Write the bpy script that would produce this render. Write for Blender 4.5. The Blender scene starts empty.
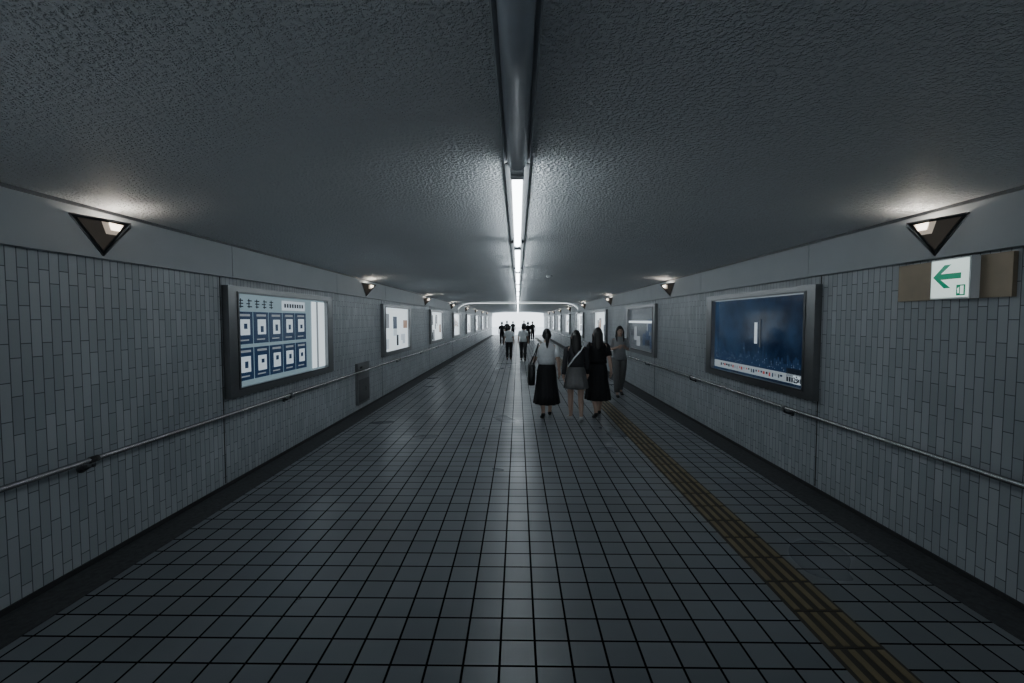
import bpy, bmesh, math, random
from mathutils import Vector, Matrix
random.seed(7)
W=2.96; H=1.70; YB=-10.0; YE=52.0
ZF0=2.13; ZF1=2.46; ZC=2.60
D=bpy.data
# ---------------- materials ----------------
def newmat(name):
    m=D.materials.new(name); m.use_nodes=True
    return m, m.node_tree, m.node_tree.nodes["Principled BSDF"]
def pm(name,col,rough=0.6,metal=0.0,emit=None,es=0.0,noise=0.08,nscale=12,spec=None,bump=0):
    m,nt,b=newmat(name)
    n=nt.nodes.new('ShaderNodeTexNoise'); n.inputs['Scale'].default_value=nscale; n.inputs['Detail'].default_value=3
    geo=nt.nodes.new('ShaderNodeTexCoord'); nt.links.new(geo.outputs['Object'],n.inputs['Vector'])
    r=nt.nodes.new('ShaderNodeMix'); r.data_type='RGBA'
    r.inputs[6].default_value=(*[c*(1-noise) for c in col],1); r.inputs[7].default_value=(*[min(1,c*(1+noise)) for c in col],1)
    nt.links.new(n.outputs['Fac'],r.inputs[0]); nt.links.new(r.outputs[2],b.inputs['Base Color'])
    b.inputs['Roughness'].default_value=rough; b.inputs['Metallic'].default_value=metal
    if spec is not None: b.inputs['Specular IOR Level'].default_value=spec
    if emit: b.inputs['Emission Color'].default_value=(*emit,1); b.inputs['Emission Strength'].default_value=es
    if bump:
        bp=nt.nodes.new('ShaderNodeBump'); bp.inputs['Strength'].default_value=bump; bp.inputs['Distance'].default_value=0.01
        nt.links.new(n.outputs['Fac'],bp.inputs['Height']); nt.links.new(bp.outputs['Normal'],b.inputs['Normal'])
    return m
def mathn(nt,op,a,bv=None,c=None):
    n=nt.nodes.new('ShaderNodeMath'); n.operation=op
    for i,v in enumerate((a,bv,c)):
        if v is None: continue
        if isinstance(v,(int,float)): n.inputs[i].default_value=v
        else: nt.links.new(v,n.inputs[i])
    return n.outputs[0]
def brick_mat(name,uv,bw,rh,mort,c1,c2,cm,rough,offs,bumpd,freq=2,floor=False,uoff=0.03):
    m,nt,b=newmat(name); L=nt.links
    g=nt.nodes.new('ShaderNodeNewGeometry'); s=nt.nodes.new('ShaderNodeSeparateXYZ'); L.new(g.outputs['Position'],s.inputs[0])
    c=nt.nodes.new('ShaderNodeCombineXYZ'); L.new(s.outputs[uv[0]],c.inputs[0]); L.new(s.outputs[uv[1]],c.inputs[1])
    add=nt.nodes.new('ShaderNodeVectorMath'); add.operation='ADD'; add.inputs[1].default_value=(30*bw+uoff,400*rh,0); L.new(c.outputs[0],add.inputs[0])
    t=nt.nodes.new('ShaderNodeTexBrick'); t.offset=offs; t.offset_frequency=freq; t.squash=1
    L.new(add.outputs[0],t.inputs['Vector'])
    t.inputs['Color1'].default_value=(*c1,1); t.inputs['Color2'].default_value=(*c2,1); t.inputs['Mortar'].default_value=(*cm,1)
    t.inputs['Scale'].default_value=1; t.inputs['Mortar Size'].default_value=mort; t.inputs['Mortar Smooth'].default_value=0.25
    t.inputs['Brick Width'].default_value=bw; t.inputs['Row Height'].default_value=rh
    n=nt.nodes.new('ShaderNodeTexNoise'); n.inputs['Scale'].default_value=.9; n.inputs['Detail'].default_value=4; L.new(g.outputs['Position'],n.inputs['Vector'])
    mr=nt.nodes.new('ShaderNodeMapRange'); mr.inputs[1].default_value=.3; mr.inputs[2].default_value=.7; mr.inputs[3].default_value=.86; mr.inputs[4].default_value=1.1
    L.new(n.outputs['Fac'],mr.inputs[0])
    mx=nt.nodes.new('ShaderNodeVectorMath'); mx.operation='SCALE'; L.new(t.outputs['Color'],mx.inputs[0]); L.new(mr.outputs[0],mx.inputs['Scale'])
    col=mx.outputs[0]
    if floor:
        # small scattered stains
        n2=nt.nodes.new('ShaderNodeTexNoise'); n2.inputs['Scale'].default_value=3.2; n2.inputs['Detail'].default_value=5; n2.inputs['Roughness'].default_value=.6
        L.new(g.outputs['Position'],n2.inputs['Vector'])
        m2=nt.nodes.new('ShaderNodeMapRange'); m2.inputs[1].default_value=.705; m2.inputs[2].default_value=.74; m2.inputs[3].default_value=1; m2.inputs[4].default_value=.25
        L.new(n2.outputs['Fac'],m2.inputs[0])
        mx2=nt.nodes.new('ShaderNodeVectorMath'); mx2.operation='SCALE'; L.new(col,mx2.inputs[0]); L.new(m2.outputs[0],mx2.inputs['Scale']); col=mx2.outputs[0]
    L.new(col,b.inputs['Base Color'])
    n3=nt.nodes.new('ShaderNodeTexNoise'); n3.inputs['Scale'].default_value=1.1 if floor else 5; n3.inputs['Detail'].default_value=1; L.new(g.outputs['Position'],n3.inputs['Vector'])
    rr=nt.nodes.new('ShaderNodeMapRange'); rr.inputs[1].default_value=.2; rr.inputs[2].default_value=.8; rr.inputs[3].default_value=rough-.06; rr.inputs[4].default_value=rough+.08; L.new(n3.outputs['Fac'],rr.inputs[0])
    ro=mathn(nt,'MULTIPLY_ADD',t.outputs['Fac'],.6,rr.outputs[0]); L.new(ro,b.inputs['Roughness'])
    sp=mathn(nt,'MULTIPLY_ADD',t.outputs['Fac'],-.45,.5); L.new(sp,b.inputs['Specular IOR Level'])
    inv=mathn(nt,'SUBTRACT',1.0,t.outputs['Fac'])
    bp=nt.nodes.new('ShaderNodeBump'); bp.inputs['Strength'].default_value=.6; bp.inputs['Distance'].default_value=bumpd
    L.new(inv,bp.inputs['Height']); L.new(bp.outputs['Normal'],b.inputs['Normal'])
    return m
M_wall=brick_mat('wall_tile',(2,1),.227,.062,.0030,(.32,.355,.38),(.43,.465,.49),(.12,.132,.142),.40,.37,.0025,freq=2)
M_floor=brick_mat('floor_tile',(0,1),.18,.18,.0070,(.165,.182,.20),(.21,.228,.248),(.006,.006,.007),.31,0.0,.003,floor=True,uoff=.09)
def ceiling_mat():
    m,nt,b=newmat('sprayed_plaster'); L=nt.links
    g=nt.nodes.new('ShaderNodeNewGeometry')
    n=nt.nodes.new('ShaderNodeTexNoise'); n.inputs['Scale'].default_value=50; n.inputs['Detail'].default_value=2.5; n.inputs['Roughness'].default_value=.55
    L.new(g.outputs['Position'],n.inputs['Vector'])
    mr=nt.nodes.new('ShaderNodeMapRange'); mr.interpolation_type='SMOOTHSTEP'; mr.inputs[1].default_value=.40; mr.inputs[2].default_value=.68; L.new(n.outputs['Fac'],mr.inputs[0])
    bp=nt.nodes.new('ShaderNodeBump'); bp.inputs['Strength'].default_value=1.0; bp.inputs['Distance'].default_value=.013
    L.new(mr.outputs[0],bp.inputs['Height']); L.new(bp.outputs['Normal'],b.inputs['Normal'])
    n2=nt.nodes.new('ShaderNodeTexNoise'); n2.inputs['Scale'].default_value=.8; L.new(g.outputs['Position'],n2.inputs['Vector'])
    cr=nt.nodes.new('ShaderNodeValToRGB'); cr.color_ramp.elements[0].color=(.68,.715,.74,1); cr.color_ramp.elements[1].color=(.78,.815,.84,1)
    L.new(n2.outputs['Fac'],cr.inputs[0]); L.new(cr.outputs[0],b.inputs['Base Color'])
    b.inputs['Roughness'].default_value=.55
    return m
M_ceil=ceiling_mat()
M_fascia=pm('fascia_panel',(.37,.40,.42),.5,nscale=3)
M_dark=pm('dark_joint',(.03,.03,.032),.6)
M_gutter=pm('gutter_stone',(.06,.063,.067),.65,noise=.7,nscale=30,bump=.4)
M_steel=pm('brushed_steel',(.20,.205,.21),.32,1.0)
M_steel_d=pm('dark_steel',(.10,.105,.11),.35,.9)
M_rail=pm('rail_steel',(.42,.42,.42),.25,1.0)
M_tact=pm('tactile_base',(.05,.045,.035),.6,noise=.35,nscale=4)
M_tactb=pm('tactile_bar',(.22,.175,.095),.45,noise=.4,nscale=6)
M_white=pm('white_enamel',(.6,.62,.64),.35)
M_refl=pm('reflector_sheet',(.38,.40,.43),.4,.3)
M_hous=pm('housing_gray',(.09,.095,.10),.5)
M_tubeoff=pm('diffuser_unlit',(.5,.54,.60),.25)
M_tube=pm('tube_lit',(.9,.9,.9),.4,emit=(.86,.95,1.0),es=13)
M_black=pm('black_rubber',(.01,.01,.01),.6)
M_bronze=pm('bronze_plate',(.25,.205,.15),.45,.6,nscale=5,noise=.3)
M_glass=pm('smoked_glass',(.07,.065,.06),.2,emit=(1,.85,.7),es=.02)
M_bulb=pm('lamp_glow',(1,.95,.9),.4,emit=(1,.88,.72),es=5)
M_bulb2=pm('lamp_glow_dim',(.5,.45,.4),.4,emit=(1,.85,.68),es=.35)
def em(name,col,s): return pm(name,tuple(c*.3 for c in col),.18,emit=col,es=s,noise=.02)
E_bg=em('board_backlit',(.45,.64,.74),.32)
E_white=em('board_white',(.82,.94,1),.95)
E_page_and_refl=em('board_page_and_reflection',(.72,.85,.95),.6)
E_navy=em('board_navy',(.02,.05,.12),.42)
E_ink=em('board_ink',(.02,.03,.05),.3)
E_strip=em('map_strip',(.6,.7,.78),.35)
E_red=em('map_red',(.6,.12,.12),.35)
E_green=em('sign_green',(.0,.26,.14),.6)
E_sign=em('sign_white',(.78,.97,.92),.9)
E_orange=em('poster_orange',(.6,.35,.22),.4)
E_gray=em('poster_gray',(.4,.45,.5),.4)
E_dim=em('poster_dim',(.2,.24,.28),.18)
def map_mat():
    m,nt,b=newmat('map_screen'); L=nt.links
    g=nt.nodes.new('ShaderNodeNewGeometry')
    n=nt.nodes.new('ShaderNodeTexNoise'); n.inputs['Scale'].default_value=3; n.inputs['Detail'].default_value=9; n.inputs['Roughness'].default_value=.65; L.new(g.outputs['Position'],n.inputs['Vector'])
    s=nt.nodes.new('ShaderNodeSeparateXYZ'); L.new(g.outputs['Position'],s.inputs[0])
    yr=nt.nodes.new('ShaderNodeMapRange'); yr.inputs[1].default_value=4.6; yr.inputs[2].default_value=6.9; yr.inputs[3].default_value=-.12; yr.inputs[4].default_value=.16; L.new(s.outputs[1],yr.inputs[0])
    f=mathn(nt,'ADD',n.outputs['Fac'],yr.outputs[0])
    cr=nt.nodes.new('ShaderNodeValToRGB'); e=cr.color_ramp.elements
    e[0].position=.35; e[0].color=(.003,.008,.025,1); e[1].position=.8; e[1].color=(.020,.058,.13,1)
    L.new(f,cr.inputs[0]); L.new(cr.outputs[0],b.inputs['Emission Color']); b.inputs['Emission Strength'].default_value=.55
    b.inputs['Base Color'].default_value=(.01,.02,.04,1); b.inputs['Roughness'].default_value=.12
    return m
E_map=map_mat()
# ---------------- mesh builder ----------------
class MB:
    def __init__(s): s.v=[]; s.f=[]; s.m=[]; s.mats=[]; s.sm=[]
    def mi(s,mat):
        if mat not in s.mats: s.mats.append(mat)
        return s.mats.index(mat)
    def add(s,vs,fs,mat,smooth=False):
        o=len(s.v); s.v+= [tuple(v) for v in vs]; k=s.mi(mat)
        for f in fs: s.f.append([i+o for i in f]); s.m.append(k); s.sm.append(smooth)
    def box(s,x0,x1,y0,y1,z0,z1,mat):
        vs=[(x,y,z) for x in (x0,x1) for y in (y0,y1) for z in (z0,z1)]
        s.add(vs,[(0,1,3,2),(4,6,7,5),(0,4,5,1),(2,3,7,6),(0,2,6,4),(1,5,7,3)],mat)
    def rings(s,rs,mat,smooth=True,cap=True):
        n=len(rs[0]); vs=[p for r in rs for p in r]; fs=[]
        for i in range(len(rs)-1):
            for j in range(n):
                a=i*n+j; b=i*n+(j+1)%n; fs.append((a,b,b+n,a+n))
        if cap: fs.append(tuple(range(n-1,-1,-1))); fs.append(tuple(range((len(rs)-1)*n,len(rs)*n)))
        s.add(vs,fs,mat,smooth)
    def ell(s,spec,mat,n=24,pleat=0,np_=12):
        rs=[]
        for k,(cx,cy,cz,rx,ry) in enumerate(spec):
            pl=pleat*k/(len(spec)-1)
            rs.append([(cx+rx*(1+pl*math.cos(np_*t))*math.cos(t),cy+ry*(1+pl*math.cos(np_*t))*math.sin(t),cz) for t in [2*math.pi*j/n for j in range(n)]])
        s.rings(rs,mat)
    def tube(s,path,rad,mat,n=12,minz=None,ref0=None):
        P=[Vector(p) for p in path]; rs=[]
        for i,p in enumerate(P):
            d=(P[min(i+1,len(P)-1)]-P[max(i-1,0)]).normalized()
            ref=Vector((1,0,0)) if abs(d.x)<.8 else Vector((0,0,1))
            if ref0: ref=Vector(ref0)
            a=d.cross(ref).normalized(); b=d.cross(a).normalized()
            r=rad[i] if isinstance(rad,(list,tuple)) else rad
            r1,r2=(r if isinstance(r,tuple) else (r,r))
            ring=[]
            for j in range(n):
                t=2*math.pi*j/n; q=p+a*math.cos(t)*r1+b*math.sin(t)*r2
                if minz is not None and q.z<minz: q.z=minz
                ring.append(q)
            rs.append(ring)
        s.rings(rs,mat)
    def obj(s,name,parent=None,mtx=None,recalc=True,bevel=0):
        me=D.meshes.new(name); me.from_pydata(s.v,[],s.f)
        for m in s.mats: me.materials.append(m)
        for i,p in enumerate(me.polygons): p.material_index=s.m[i]; p.use_smooth=s.sm[i]
        if recalc:
            bm=bmesh.new(); bm.from_mesh(me); bmesh.ops.recalc_face_normals(bm,faces=bm.faces); bm.to_mesh(me); bm.free()
        o=D.objects.new(name,me); bpy.context.collection.objects.link(o)
        if mtx is not None: o.matrix_world=mtx
        if parent: o.parent=parent
        if bevel:
            b=o.modifiers.new('bevel','BEVEL'); b.width=bevel; b.segments=2; b.limit_method='ANGLE'
        return o
# ---------------- shell ----------------
b=MB(); b.box(-W,W,YB,YE,-.15,0,M_floor); b.obj('floor')
for s,nm in ((-1,'left'),(1,'right')):
    b=MB(); x0,x1=sorted((s*W,s*(W+.3))); b.box(x0,x1,YB,YE,-.15,2.9,M_wall); b.obj('wall_'+nm)
    b=MB(); x0,x1=sorted((s*(W-.29),s*W)); b.box(x0,x1,YB,YE,.0,.006,M_gutter)
    x0,x1=sorted((s*(W-.012),s*W)); b.box(x0,x1,YB,YE,.006,.04,M_dark); b.obj('baseboard_'+nm)
    b=MB(); P=2.675; y=4.62-P*5
    while y<YE:
        y1=min(y+P-.008,YE); x0,x1=sorted((s*(W-.06),s*W)); b.box(x0,x1,y,y1,ZF0,ZF1-.012,M_fascia); y+=P
    x0,x1=sorted((s*(W-.05),s*W)); b.box(x0,x1,YB,YE,ZF0+.004,ZF1-.014,M_dark)
    x0,x1=sorted((s*(W-.075),s*W)); b.box(x0,x1,YB,YE,ZF1-.012,ZF1+.012,M_steel_d)
    b.obj('trim_1' if s<0 else 'trim_2')
    b=MB(); y=4.50-5.35*2
    while y<YE:
        x0,x1=sorted((s*(W-.004),s*W)); b.box(x0,x1,y-.006,y+.006,.05,ZF0,M_dark); y+=5.35
    b.obj('trim_3' if s<0 else 'trim_4')
def zc(x): return ZF1+(ZC-ZF1)*(1-abs(x/W)**2.6)
b=MB(); n=40; xs=[-W+2*W*i/n for i in range(n+1)]
prof=[(x,zc(x)) for x in xs]+[(W,2.9),(-W,2.9)]
b.rings([[(x,y,z) for x,z in prof] for y in (YB,YE)],M_ceil,smooth=False); b.obj('ceiling')
# arch rib across the ceiling
def arch_prof(hw,zt,r,z0,n=8):
    pts=[(-hw,z0)]
    for i in range(n+1):
        t=math.pi-math.pi/2*i/n; pts.append((-hw+r+r*math.cos(t),zt-r*.5+r*.5*math.sin(t)))
    return pts+[(-p[0],p[1]) for p in reversed(pts)]
b=MB(); a1=arch_prof(W-.07,ZF1+.03,.7,2.05); a0=arch_prof(W-.001,ZC+.02,.02,2.05)
M_arch=pm('arch_white',(.6,.62,.64),.4)
vs=[];fs=[]
for y in (22.0,22.25):
    for (x,z),(x2,z2) in zip(a1,a0): vs+=[(x,y,z),(x2,y,z2)]
k=len(a1)
for i in range(k-1):
    a=2*i; fs+=[(a,a+1,a+3,a+2),(2*k+a,2*k+a+2,2*k+a+3,2*k+a+1),(a,a+2,2*k+a+2,2*k+a)]
b.add(vs,fs,M_arch); b.obj('trim_5')
b=MB(); b.tube([(x,21.97,z+.015) for x,z in a1[2:-2]],.016,em('arch_light',(.9,.97,1),1.5),n=8); b.obj('arch_strip_light')
M_pave=pm('pavement',(.7,.72,.74),.6)
b=MB(); b.box(-25,25,YE,YE+60,-.15,0,M_pave); b.obj('ground')
# ---------------- tactile paving ----------------
b=MB(); y=.2
while y<44:
    b.box(1.60,1.90,y,y+.296,.0,.004,M_tact)
    for k in range(4):
        xc=1.60+.0375+.075*k; b.box(xc-.017,xc+.017,y+.012,y+.284,.004,.009,M_tactb)
    y+=.3
b.obj('tactile_paving')
# ---------------- ceiling lights ----------------
zt=ZC-.002
def fixture(y0,lit,L=2.5):
    b=MB(); x=-.005; hw=.075; y1=y0+L-.03
    if lit: prof=[(x-hw,zt),(x-hw+.004,zt-.022),(x+hw-.004,zt-.022),(x+hw,zt)]
    else: prof=[(x-hw,zt),(x-hw,zt-.030),(x-hw+.006,zt-.036),(x-.04,zt-.02),(x+.04,zt-.02),(x+hw-.006,zt-.036),(x+hw,zt-.030),(x+hw,zt)]
    b.rings([[(px,yy,pz) for px,pz in prof] for yy in (y0,y1)],M_hous if lit else M_refl,smooth=False)
    b.box(x-.038,x+.038,y0,y0+.04,zt-.098,zt,M_white); b.box(x-.038,x+.038,y1-.04,y1,zt-.098,zt,M_white)
    if lit:
        b.tube([(x,y0+.04,zt-.064),(x,(y0+y1)/2,zt-.064),(x,y1-.04,zt-.064)],.032,M_tube,n=16)
    else:
        r=[[(x+.055*math.cos(t),yy,zt-.034+.055*math.sin(t)) for t in [math.pi+math.pi*j/10 for j in range(11)]] for yy in (y0+.04,y1-.04)]
        b.rings(r,M_tubeoff)
    b.obj('ceiling_light')
y=2.60
while y<YE-2.6: fixture(y,True); y+=2.62 
y=2.60-2.52
while y>YB: fixture(y, y<-4.5); y-=2.52
b=MB(); b.ell([(.63,9.2,2.595,.06,.06),(.63,9.2,2.575,.06,.06),(.63,9.2,2.555,.04,.04)],M_white); b.obj('smoke_detector')
# ---------------- wall sconces ----------------
def sconce(s,y):
    X=lambda n: s*(W-.06-n)
    A=Vector((X(0),y-.235,2.39)); B=Vector((X(0),y+.235,2.39)); C=Vector((X(.20),y,2.37)); Dp=Vector((X(0),y,2.15))
    b=MB()
    cen=(A+B+C+Dp)/4
    for tri in ((A,C,Dp),(B,C,Dp)):
        c=sum(tri,Vector())/3
        inner=[c+(p-c)*.80+(cen-c)*.12 for p in tri]
        inr=[c+(p-c)*.80 for p in tri]
        b.add(list(tri)+inr,[(0,1,4,3),(1,2,5,4),(2,0,3,5)],M_steel_d)
        b.add(inr+inner,[(0,1,4,3),(1,2,5,4),(2,0,3,5)],M_black)
        b.add(inner,[(0,1,2)],M_glass)
        i0,i1,i2=inner; off=(c-cen).normalized()*.004
        pts=[i1*.96+c*.04, i1*.50+i0*.50, i1*.38+i0*.22+i2*.40, i1*.60+i2*.40]
        b.add([p+off for p in pts],[(0,1,2,3)],M_bulb2)
        pts=[i1*.90+c*.10, i1*.66+i0*.34, i1*.58+i0*.18+i2*.24, i1*.76+i2*.24]
        b.add([p+off*2 for p in pts],[(0,1,2,3)],M_bulb)
    for p,q in ((A,C),(C,B),(A,Dp),(B,Dp),(C,Dp)): b.tube([p,q],.006,M_steel,n=6)
    o=b.obj('wall_sconce',recalc=False)
    l=D.lights.new('sconce_bulb','POINT'); l.energy=2.8; l.color=(1,.89,.76); l.shadow_soft_size=.03
    lo=D.objects.new('sconce_bulb',l); lo.location=(X(.11),y+.02,2.355); bpy.context.collection.objects.link(lo); lo.parent=o
for s in (-1,1):
    for k in range(-1,8): sconce(s,(3.17 if s<0 else 3.23)+5.5*k)
# ---------------- display cases ----------------
def case(s,y0,kind,seed=0):
    y1=y0+2.55; z0,z1=.90,2.05; R=random.Random(seed)
    X=lambda n: s*(W-n)
    b=MB()
    def bx(n0,n1,ya,yb,za,zb,m):
        x0,x1=sorted((X(n0),X(n1))); b.box(x0,x1,ya,yb,za,zb,m)
    iy0,iy1=y0+.17,y1-.20; iz0,iz1=z0+.09,z1-.07
    bx(.001,.07,y0,y1,z1-.07,z1,M_steel); bx(.001,.07,y0,y1,z0,z0+.09,M_steel)
    bx(.001,.07,y0,iy0,z0+.09,z1-.07,M_steel); bx(.001,.07,iy1,y1,z0+.09,z1-.07,M_steel)
    bx(.07,.076,iy0-.03,iy1+.03,iz1,iz1+.015,M_steel_d); bx(.07,.076,iy0-.03,iy1+.03,iz0-.015,iz0,M_steel_d)
    bx(.07,.076,iy0-.03,iy0-.0,iz0,iz1,M_steel_d); bx(.07,.076,iy1,iy1+.03,iz0,iz1,M_steel_d)
    bx(.001,.02,iy0,iy1,iz0,iz1,{'cards':E_bg,'map':E_map,'bright':E_white,'dim':E_dim}[kind])
    if kind=='cards':
        bx(.02,.035,iy1-.42,iy1-.02,iz0+.02,iz1-.02,E_white)
        bx(.035,.04,iy1-.30,iy1-.25,iz0+.02,iz1-.02,E_gray)
        bx(.02,.026,iy0+.95,iy0+1.55,iz1-.16,iz1-.04,E_page_and_refl)
        for k in range(5):
            ya=iy0+.06+k*.15
            for q in range(3):
                a=ya+R.random()*.03; z=iz1-.14+q*.032; bx(.02,.024,a,a+.06+R.random()*.03,z,z+.012,E_ink)
            bx(.02,.024,ya+.04,ya+.052,iz1-.15,iz1-.05,E_ink)
        for k in range(8):
            ya=iy0+1.0+k*.065; bx(.026,.029,ya,ya+.04,iz1-.125,iz1-.075,E_ink)
        cw=.29
        for r in range(2):
            for k in range(5):
                ya=iy0+.02+k*.315; zb=iz0+.06+r*.39
                bx(.02,.027,ya,ya+cw,zb,zb+.35,E_navy)
                w0=R.uniform(.04,.07); dz=R.uniform(-.01,.02)
                bx(.027,.031,ya+w0+.015,ya+cw-.06,zb+.09+dz,zb+.26+dz,E_page_and_refl)
                bx(.027,.029,ya+.05,ya+cw-.05,zb+.30,zb+.325,E_gray)
                bx(.027,.029,ya+.05,ya+cw-.08,zb+.035,zb+.05,E_gray)
                bx(.031,.033,ya+.12,ya+.18,zb+.12+R.random()*.05,zb+.18+R.random()*.05,E_navy)
    elif kind=='map':
        bx(.02,.022,iy0,iy1,iz1-.012,iz1,E_strip)
        bx(.02,.024,iy0,iy1-.02,iz0+.03,iz0+.13,E_strip)
        bx(.02,.024,iy0,iy0+.35,iz0+.10,iz0+.19,E_ink)
        for k in range(26):
            ya=iy0+.42+k*.06; bx(.024,.026,ya,ya+R.uniform(.015,.045),iz0+.05+R.random()*.03,iz0+.10,R.choice([E_navy,E_ink,E_gray,E_red,E_ink]))
        for k in range(7): bx(.024,.026,iy0+.04+k*.045,iy0+.07+k*.045,iz0+.045,iz0+.095,E_ink)
        bx(.024,.026,iy0+.10,iy0+.22,iz0+.03,iz0+.12,E_page_and_refl)
        for q in range(5):
            for w in range(5):
                if R.random()<.5: bx(.026,.027,iy0+.11+q*.02,iy0+.13+q*.02,iz0+.04+w*.015,iz0+.055+w*.015,E_ink)
        bx(.02,.03,iy0+.98,iy0+1.03,iz0+.42,iz0+.68,E_page_and_refl)  # lit tube's reflection in the screen, painted as a glowing upright bar
        bx(.02,.028,iy0+.90,iy0+.92,iz0+.38,iz0+.72,E_dim)
        for k in range(60):
            ya=iy0+.03+k*.036; hh=R.uniform(.02,.16)*(1 if R.random()<.8 else 1.7)
            if ya+.03>iy1: break
            bx(.0202,.021,ya,ya+.03,iz0+.13,iz0+.17+hh,E_navy)
            for q in range(3):
                if R.random()<.5:
                    z=iz0+.15+R.random()*hh; bx(.021,.0216,ya+.008,ya+.014,z,z+.006,E_strip)
    else:
        for k in range(9):
            ya=iy0+R.uniform(0,1.7); z=iz0+R.uniform(0,.6)
            cs=[E_ink,E_orange,E_gray,E_navy,E_page_and_refl,E_white] if kind=='bright' else [E_ink,E_navy,E_dim,E_gray,E_ink]
            bx(.02,.024+.001*k,ya,ya+R.uniform(.15,.45),z,z+R.uniform(.12,.38),R.choice(cs))
        if kind=='dim': bx(.02,.05,iy0+.05,iy1-.05,iz1-.35,iz1-.30,E_white)
    b.obj('display_case')
case(-1,4.52,'cards',1); case(1,4.48,'map',2)
for k in range(1,8):
    case(-1,4.42+5.35*k,'bright',10+k); case(1,4.34+5.35*k,'dim' if k==1 else 'bright',30+k)
case(-1,4.52-5.35,'bright',5)
# ---------------- exit sign ----------------
b=MB()
b.box(W-.03,W-.001,2.75,3.56,1.84,2.11,M_bronze)
b.box(W-.09,W-.03,2.94,3.22,1.84,2.11,M_white)
b.box(W-.094,W-.09,2.95,3.21,1.85,2.10,E_sign)
xs_=W-.0965
def flat(pts,m,x=xs_): b.add([(x,p[0],p[1]) for p in pts],[tuple(range(len(pts)))],m)
cy,cz=3.095,1.99
flat([(cy+.10,cz),(cy+.018,cz+.078),(cy-.03,cz+.078),(cy+.045,cz+.017),(cy+.045,cz-.017),(cy-.03,cz-.078),(cy+.018,cz-.078)],E_green)
flat([(cy+.05,cz+.019),(cy-.10,cz+.019),(cy-.10,cz-.019),(cy+.05,cz-.019)],E_green,xs_-.0005)
flat([(2.965,1.86),(3.025,1.86),(3.025,1.93),(2.965,1.93)],E_green)
flat([(2.975,1.868),(2.998,1.868),(2.998,1.922),(2.975,1.922)],E_sign,xs_-.0008)
flat([(3.005,1.875),(3.015,1.875),(3.018,1.905),(3.005,1.915)],E_sign,xs_-.0008)
b.obj('exit_sign',recalc=False)
# ---------------- service cabinet ----------------
b=MB()
b.box(-W+.001,-W+.05,8.2,8.85,.14,.90,M_steel); b.box(-W+.05,-W+.055,8.24,8.81,.18,.60,M_steel_d)
b.box(-W+.05,-W+.055,8.24,8.81,.64,.86,M_steel); b.box(-W+.055,-W+.060,8.30,8.42,.80,.84,M_black); b.box(-W+.055,-W+.07,8.6,8.64,.36,.44,M_rail)
b.obj('service_cabinet',bevel=.004)
# ---------------- handrails ----------------
for s in (-1,1):
    b=MB(); x=s*(W-.09); z=.76
    b.tube([(x,YB,z)]+[(x,q,z) for q in range(-8,50,4)]+[(x,YE-1,z)],.019,M_rail,n=14)
    y=(3.0 if s<0 else 4.9)-2.675*4
    while y<YE-1:
        if not(s<0 and 8<y<9):
            b.tube([(s*(W-.001),y,z-.06),(s*(W-.04),y,z-.065),(x,y,z-.045),(x,y,z-.015)],[.012,.012,.012,.014],M_steel_d,n=8)
            b.tube([(s*(W-.001),y,z-.06),(s*(W-.012),y,z-.06)],.035,M_steel_d,n=14)
            b.tube([(x,y-.03,z),(x,y+.03,z)],.0225,M_black if abs(y-3.0)<.1 else M_steel_d,n=14)
        y+=2.675
    b.obj('handrail')
# ---------------- people ----------------
M_skin=pm('skin',(.48,.33,.26),.5); M_hair=pm('dark_hair',(.012,.010,.010),.45,noise=.4,nscale=60)
M_lip=pm('lips',(.35,.12,.10),.5); M_eye=pm('eye_dark',(.02,.015,.015),.3)
def cloth(name,c,r=.85): return pm(name,c,r,noise=.15,nscale=20,bump=.2)
C_black=cloth('cloth_black',(.010,.010,.012)); C_grayt=cloth('cloth_pale_top',(.66,.68,.70)); C_white=cloth('cloth_white',(.75,.78,.8))
C_gskirt=cloth('cloth_gray_skirt',(.13,.13,.13)); C_char=cloth('cloth_charcoal',(.03,.03,.035)); C_lgray=cloth('cloth_light_gray',(.30,.31,.32))
C_shoeW=cloth('shoe_white',(.5,.5,.5),.6); C_shoeB=cloth('shoe_black',(.015,.015,.015),.5); C_leather=cloth('leather_black',(.008,.008,.009),.5)
def skin_mesh(verts,edges,rad,root,lv=2):
    me=D.meshes.new('tmp'); me.from_pydata([tuple(v) for v in verts],edges,[])
    o=D.objects.new('tmp',me); bpy.context.collection.objects.link(o)
    o.modifiers.new('s','SKIN'); sv=me.skin_vertices[0].data
    for i,r in enumerate(rad):
        sv[i].radius=r if isinstance(r,tuple) else (r,r); sv[i].use_root=(i==root)
    ss=o.modifiers.new('ss','SUBSURF'); ss.levels=lv; ss.render_levels=lv
    dg=bpy.context.evaluated_depsgraph_get(); ev=o.evaluated_get(dg); m2=D.meshes.new_from_object(ev)
    vs=[v.co.copy() for v in m2.vertices]; fs=[tuple(p.vertices) for p in m2.polygons]
    D.objects.remove(o); D.meshes.remove(me); D.meshes.remove(m2)
    return vs,fs
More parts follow.
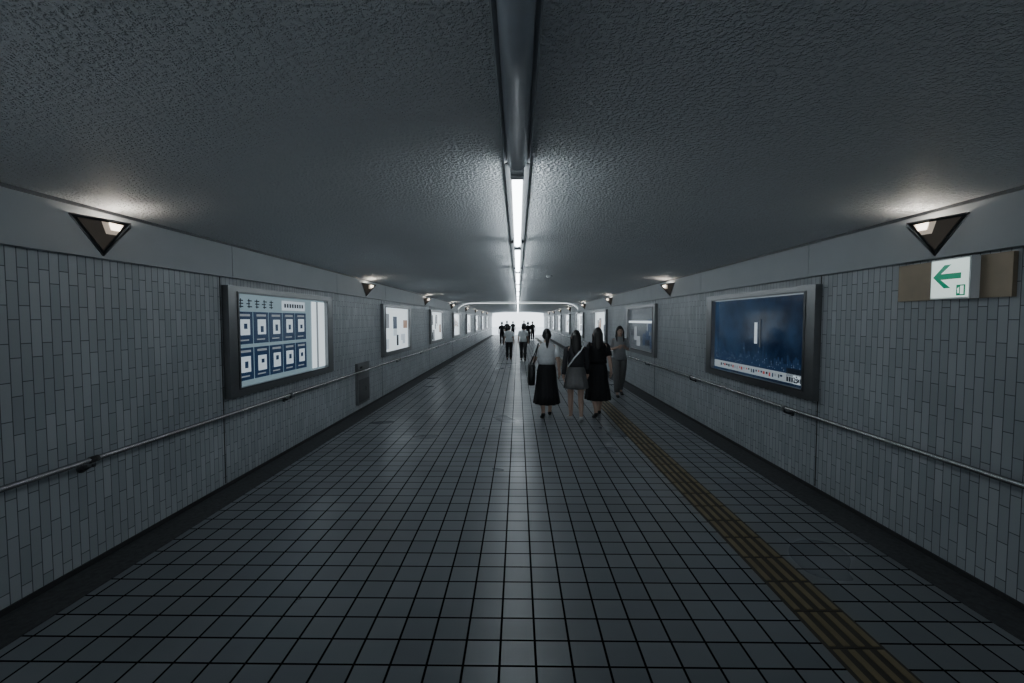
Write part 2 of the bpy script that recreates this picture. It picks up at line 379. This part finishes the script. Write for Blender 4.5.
def person(name,x,y,h,yaw=0,top=C_black,bottom=C_black,kind='skirt',hem=.30,hair='long',shoe=C_shoeB,stride=.22,lead=1,armL='down',armR='down',sleeve='short',bag=None,tuck=True,hairlen=1.15,wide=1.0,headtilt=0,strap=None):
    b=MB(); f=stride; L=lead
    def leg(sd):
        fw = (sd==L)
        hip=(sd*.085,0,.86)
        if fw: return [hip,(sd*.084,.05+f*.30,.66),(sd*.08,f*.62,.455),(sd*.078,f*.66,.30),(sd*.07,f*.86,.085),(sd*.075,f*.86+.07,.045),(sd*.085,f*.86+.13,.03)]
        return [hip,(sd*.084,-.01,.66),(sd*.08,-f*.12,.46),(sd*.078,-f*.55,.32),(sd*.07,-f*1.15,.145),(sd*.075,-f*1.15+.06,.075),(sd*.082,-f*1.15+.115,.03)]
    V=[(0,0,.90),(0,0,1.02),(0,.0,1.17),(0,-.005,1.28),(0,0,1.345),(0,.01,1.40),(0,.012,1.45)]
    Rr=[(.115,.10),(.10,.085),(.115,.095),(.09,.07),.048,.045,.05]
    E=[(i,i+1) for i in range(6)]
    for sd in (-1,1):
        pts=leg(sd); rr=[.082,.075,.055,.052,.033,.034,.026]; o=len(V); V+=pts; Rr+=rr; E.append((0,o)); E+=[(o+i,o+i+1) for i in range(6)]
    hands=[]
    for sd,mode in ((-1,armL),(1,armR)):
        sh=(sd*.15,-.005,1.285)
        sw=-.10 if sd==L else .12
        if mode=='down': el=(sd*.20,sw*.4-.02,1.05); wr=(sd*.225,sw+.03,.84); fd=Vector((sd*.02,.1,-1))
        elif mode=='front': el=(sd*.195,.01,1.06); wr=(sd*.09,.22,1.13); fd=Vector((-sd*.5,.8,.3))
        elif mode=='bag': el=(sd*.215,-.06,1.06); wr=(sd*.225,.11,1.00); fd=Vector((0,.9,-.3))
        o=len(V); ht=Vector(wr)+fd.normalized()*.075
        mid=(Vector(el)+Vector(wr))/2
        V+=[sh,tuple((Vector(sh)+Vector(el))/2),el,tuple(mid),wr,tuple(ht)]; Rr+=[.05,.043,.036,.035,.024,(.022,.034)]
        E.append((3,o)); E+=[(o+i,o+i+1) for i in range(5)]
        hands.append((sd,Vector(wr),ht,fd.normalized(),Vector(sh),Vector(el)))
    vs,fs=skin_mesh(V,E,Rr,0); b.add(vs,fs,M_skin,True)
    for sd,wr,ht,fd,sh,el in hands:
        fwd=Vector((0,1,0)) if abs(fd.y)<.7 else Vector((0,0,1))
        pn=fd.cross(fwd).normalized(); fwd=pn.cross(fd).normalized()*-1
        if fwd.y<0 and abs(fd.y)<.7: fwd=-fwd
        inward=Vector((-sd,0,0))
        for k,(o_,ln) in enumerate(((.026,.062),(.009,.070),(-.009,.065),(-.026,.050))):
            p0=ht-fd*.02+fwd*o_; p1=p0+fd*ln*.6; p2=p1+fd*ln*.35+inward*.012; p3=p2+fd*ln*.2+inward*.014
            b.tube([p0,p1,p2,p3],[.009,.008,.0075,.005],M_skin,n=8)
        p0=wr+fd*.03+fwd*.02; p1=p0+fd*.03+fwd*.025+inward*.008; p2=p1+fd*.03+fwd*.006+inward*.006
        b.tube([p0,p1,p2],[.012,.010,.006],M_skin,n=8)
    hc=Vector((0,.02,1.485)); rs=[]; n=28; m=18
    for i in range(m+1):
        ph=math.pi*i/m-math.pi/2; z=math.sin(ph); ring=[]
        for j in range(n):
            t=2*math.pi*j/n; cx=math.cos(ph)*math.cos(t); cy_=math.cos(ph)*math.sin(t)
            jaw=1-.28*max(0,-z)**1.3; X_=.073*cx*jaw; Y_=.092*cy_*(1-.15*max(0,-z)) + (.012*max(0,-z) if cy_>0 else 0); Z_=.113*z
            if cy_>.8 and abs(cx)<.25 and -.35<z<.05: Y_+=.016*(1-abs(cx)/.25)*(1-abs(z+.22)/.3 if abs(z+.22)<.3 else 0)
            if cy_>.55 and .2<abs(cx)<.55 and -.05<z<.15: Y_-=.006
            ring.append(hc+Vector((X_,Y_,Z_)))
        rs.append(ring)
    b.rings(rs,M_skin)
    for sd in (-1,1):
        b.tube([hc+Vector((sd*.030-.012,.083,.004)),hc+Vector((sd*.030,.087,.006)),hc+Vector((sd*.030+.012,.083,.004))],[.003,.006,.003],M_eye,n=8)
        b.tube([hc+Vector((sd*.030-.016,.085,.026)),hc+Vector((sd*.030+.016,.085,.026))],.003,M_hair,n=6)
        b.tube([hc+Vector((sd*.072,-.005,.022)),hc+Vector((sd*.080,-.012,.0)),hc+Vector((sd*.071,-.002,-.028))],[.008,.012,.006],M_skin,n=8)
    b.tube([hc+Vector((-.022,.084,-.052)),hc+Vector((0,.092,-.05)),hc+Vector((.022,.084,-.052))],[.003,.007,.003],M_lip,n=8)
    rs=[]
    for i in range(m+1):
        ph=math.pi*i/m-math.pi/2; z=math.sin(ph); ring=[]
        for j in range(n):
            t=2*math.pi*j/n; cx=math.cos(ph)*math.cos(t); cy_=math.cos(ph)*math.sin(t)
            k=1.14
            lim=.45-.9*max(0,abs(cx)-.35)
            if cy_>.12 and z<lim: k=.82
            if cy_<=.12 and z<-.55: k=.9
            ring.append(hc+Vector((.073*cx*k*(1-.15*max(0,-z)),.094*cy_*k-.002,.113*z*(k if z>0 else .95))))
        rs.append(ring)
    b.rings(rs,M_hair)
    if hair=='long':
        e=hairlen
        b.ell([(0,-.035,1.56,.05,.05),(0,-.045,1.50,.080,.060),(0,-.055,1.42,.079,.050),(0,-.075,1.34,.080,.040),(0,-.095,(1.34+e)/2,.078,.032),(0,-.10,e+.03,.058,.025),(0,-.10,e,.025,.012)],M_hair,n=24,pleat=.08,np_=8)
        for sd in (-1,1): b.tube([hc+Vector((sd*.06,.03,.06)),hc+Vector((sd*.080,.030,-.01)),hc+Vector((sd*.078,.035,-.10)),hc+Vector((sd*.080,.065,-.18)),hc+Vector((sd*.075,.075,-.24))],[.012,.018,.018,.016,.006],M_hair,n=8)
    elif hair=='pony':
        b.tube([(0,-.08,1.50),(0,-.125,1.485),(0,-.13,1.42),(0,-.115,1.33),(0,-.11,1.26)],[.02,.03,.034,.028,.008],M_hair,n=12)
    elif hair=='short':
        b.ell([(0,-.03,1.52,.08,.075),(0,-.035,1.45,.079,.066),(0,-.04,1.405,.06,.045)],M_hair)
    w=wide; zb=.97 if tuck else .84; tb=.150 if tuck else .172
    b.ell([(0,0,zb,tb*w,(.118 if tuck else .136)*w),(0,0,1.04,.138*w,.108*w),(0,.01,1.15,.150*w,.118*w),(0,.0,1.23,.162*w,.105*w),(0,-.004,1.28,.168,.090),(0,-.004,1.315,.140,.074),(0,-.002,1.335,.105,.066),(0,0,1.35,.075,.06),(0,.004,1.362,.055,.05)],top,n=32)
    for sd,wr,ht,fd,sh,el in hands:
        pre=[sh+Vector((-sd*.075,0,.010)),sh+Vector((-sd*.035,0,.008)),sh+Vector((sd*.000,0,-.004)),sh+Vector((sd*.018,-.001,-.035))]
        rp=[.030,.040,.049,.054]
        if sleeve=='short': b.tube(pre+[sh*.6+el*.4+Vector((sd*.004,0,0)),sh*.2+el*.8],rp+[.056,.058],top,n=16,ref0=(0,1,0))
        else: b.tube(pre+[sh*.5+el*.5,el,el*.5+wr*.5,wr],rp+[.052,.048,.044,.036],top,n=16,ref0=(0,1,0) if abs(fd.y)<.5 else None)
    if kind=='skirt':
        k=(.99-hem); c0=f*.10
        b.ell([(0,0,.995,.128,.105),(0,0,.93,.155,.128),(0,0,.86,.170,.140),(0,c0*.2,.99-k*.5 if hem<.5 else .78,.172+.02*k,.150+.05*k),(0,-f*.1,.99-k*.8 if hem<.5 else .70,.18+.05*k,.165+.12*k),(0,-f*.12,hem,.185+.07*k,.17+.15*k)],bottom,n=72,pleat=.05)
    elif kind=='pants':
        b.ell([(0,0,.995,.128,.105),(0,0,.92,.155,.125),(0,0,.85,.16,.125),(0,0,.80,.13,.09)],bottom,n=32)
        for sd in (-1,1):
            p=leg(sd); b.tube([(p[0][0]*.95,p[0][1],.90),p[0],p[1],p[2],p[3],(p[4][0],p[4][1],max(.10,p[4][2]-.01))],[.07,.092,.088,.072,.068,.062],bottom,n=18)
    for sd in (-1,1):
        p=leg(sd); an=Vector(p[4]); toe=Vector(p[6])
        heel=Vector((an.x,an.y-.035,max(.03,an.z-.05)))
        b.tube([heel,(an.x,an.y-.01,heel.z+.008),(p[5][0],p[5][1],max(.03,p[5][2]-.012)),toe+Vector((0,.01,0)),toe+Vector((0,.06,-.002)),toe+Vector((0,.085,-.004))],[.018,.034,.036,(.030,.042),(.022,.036),(.012,.018)],shoe,n=14,minz=.0)
    if strap:
        b.tube([(.12,-.06,1.335),(.05,-.125,1.24),(-.05,-.135,1.13),(-.15,-.10,.98)],[(.004,.013)]*4,strap,n=8)
    sc=h/1.605
    mt=Matrix.Translation((x,y,0))@Matrix.Rotation(yaw,4,'Z')@Matrix.Scale(sc,4)
    o=b.obj(name,mtx=mt)
    if bag:
        sd=-1 if bag[0]=='L' else 1; kind_=bag[1]; q=MB()
        bx_=sd*.275; by=-.02
        if kind_=='tote': zt_,zb_,ly,lx=.97,.60,.18,.065
        else: zt_,zb_,ly,lx=.98,.80,.11,.045
        rs=[]
        for z,k in ((zb_,.80),(zb_+.015,.95),((zt_+zb_)/2,1.05),(zt_-.03,.98),(zt_,.9)):
            rg=[]
            for j in range(24):
                t=2*math.pi*j/24; c,s_=math.cos(t),math.sin(t)
                rg.append((bx_+lx*k*math.copysign(abs(c)**.6,c),by+ly*k*math.copysign(abs(s_)**.5,s_),z))
            rs.append(rg)
        q.rings(rs,bag[2])
        for dx in (-.03,.03):
            q.tube([(bx_+dx,by-ly*.6,zt_-.02),(sd*.20+dx*.4,by-.075,1.18),(sd*.15,by-.035,1.345),(sd*.15,by+.05,1.345),(sd*.20+dx*.4,by+.085,1.18),(bx_+dx,by+ly*.6,zt_-.02)],.008,bag[2],n=8)
        bo=q.obj('shoulder_bag'); bo.parent=o
    return o
PX=lambda px,d: (px-518)*d/455
person('woman',.50,7.9,1.55,0,top=C_grayt,bottom=C_black,kind='skirt',hem=.27,hair='pony',stride=.20,lead=1,armL='bag',armR='down',bag=('L','tote',C_leather),wide=1.08)
person('woman',.97,7.58,1.53,0,top=C_char,bottom=C_gskirt,kind='skirt',hem=.60,hair='long',shoe=C_shoeW,stride=.16,lead=-1,strap=C_white,hairlen=1.17,sleeve='long')
person('woman',1.40,7.97,1.57,0,top=C_black,bottom=C_black,kind='skirt',hem=.33,hair='long',stride=.24,lead=1,sleeve='short',bag=('L','small',C_leather),hairlen=1.20,wide=1.1)
person('woman',2.27,10.2,1.57,math.pi,top=C_lgray,bottom=C_gskirt,kind='pants',hair='long',stride=.16,lead=1,armL='front',armR='front',tuck=False,sleeve='short',hairlen=1.15)
person('pedestrian',-.38,19.3,1.48,0,top=C_white,bottom=C_black,kind='pants',hair='short',stride=.22,lead=1,tuck=False)
person('pedestrian',.22,19.0,1.52,0,top=C_white,bottom=C_char,kind='pants',hair='short',stride=.2,lead=-1,tuck=False)
for px,d,h_,ya,c in ((502,31,1.6,0,C_black),(507,40,1.65,0,C_char),(513,43,1.6,0,C_black),(528,31,1.6,0,C_black),(532.5,38,1.6,math.pi,C_black),(524,45,1.65,math.pi,C_char)):
    person('pedestrian',PX(px,d),d,h_,ya,top=c,bottom=C_black,kind='pants',hair='short',stride=.2,lead=random.choice([-1,1]),tuck=False)
# ---------------- world & camera ----------------
w=D.worlds.new('World'); bpy.context.scene.world=w; w.use_nodes=True
nt=w.node_tree; bg=nt.nodes['Background']
sk=nt.nodes.new('ShaderNodeTexSky'); sk.sky_type='HOSEK_WILKIE'; sk.turbidity=8; sk.sun_direction=(.3,.2,.9)
mx=nt.nodes.new('ShaderNodeMix'); mx.data_type='RGBA'; mx.inputs[0].default_value=.85; mx.inputs[7].default_value=(.84,.93,1,1)
nt.links.new(sk.outputs[0],mx.inputs[6]); nt.links.new(mx.outputs[2],bg.inputs['Color']); bg.inputs['Strength'].default_value=3.3
cam=D.cameras.new('camera'); cam.lens=16; cam.sensor_width=36; cam.clip_end=300
co=D.objects.new('camera',cam); co.location=(0,0,H); co.rotation_euler=(math.radians(90-2.7),0,math.radians(.75))
bpy.context.collection.objects.link(co); bpy.context.scene.camera=co
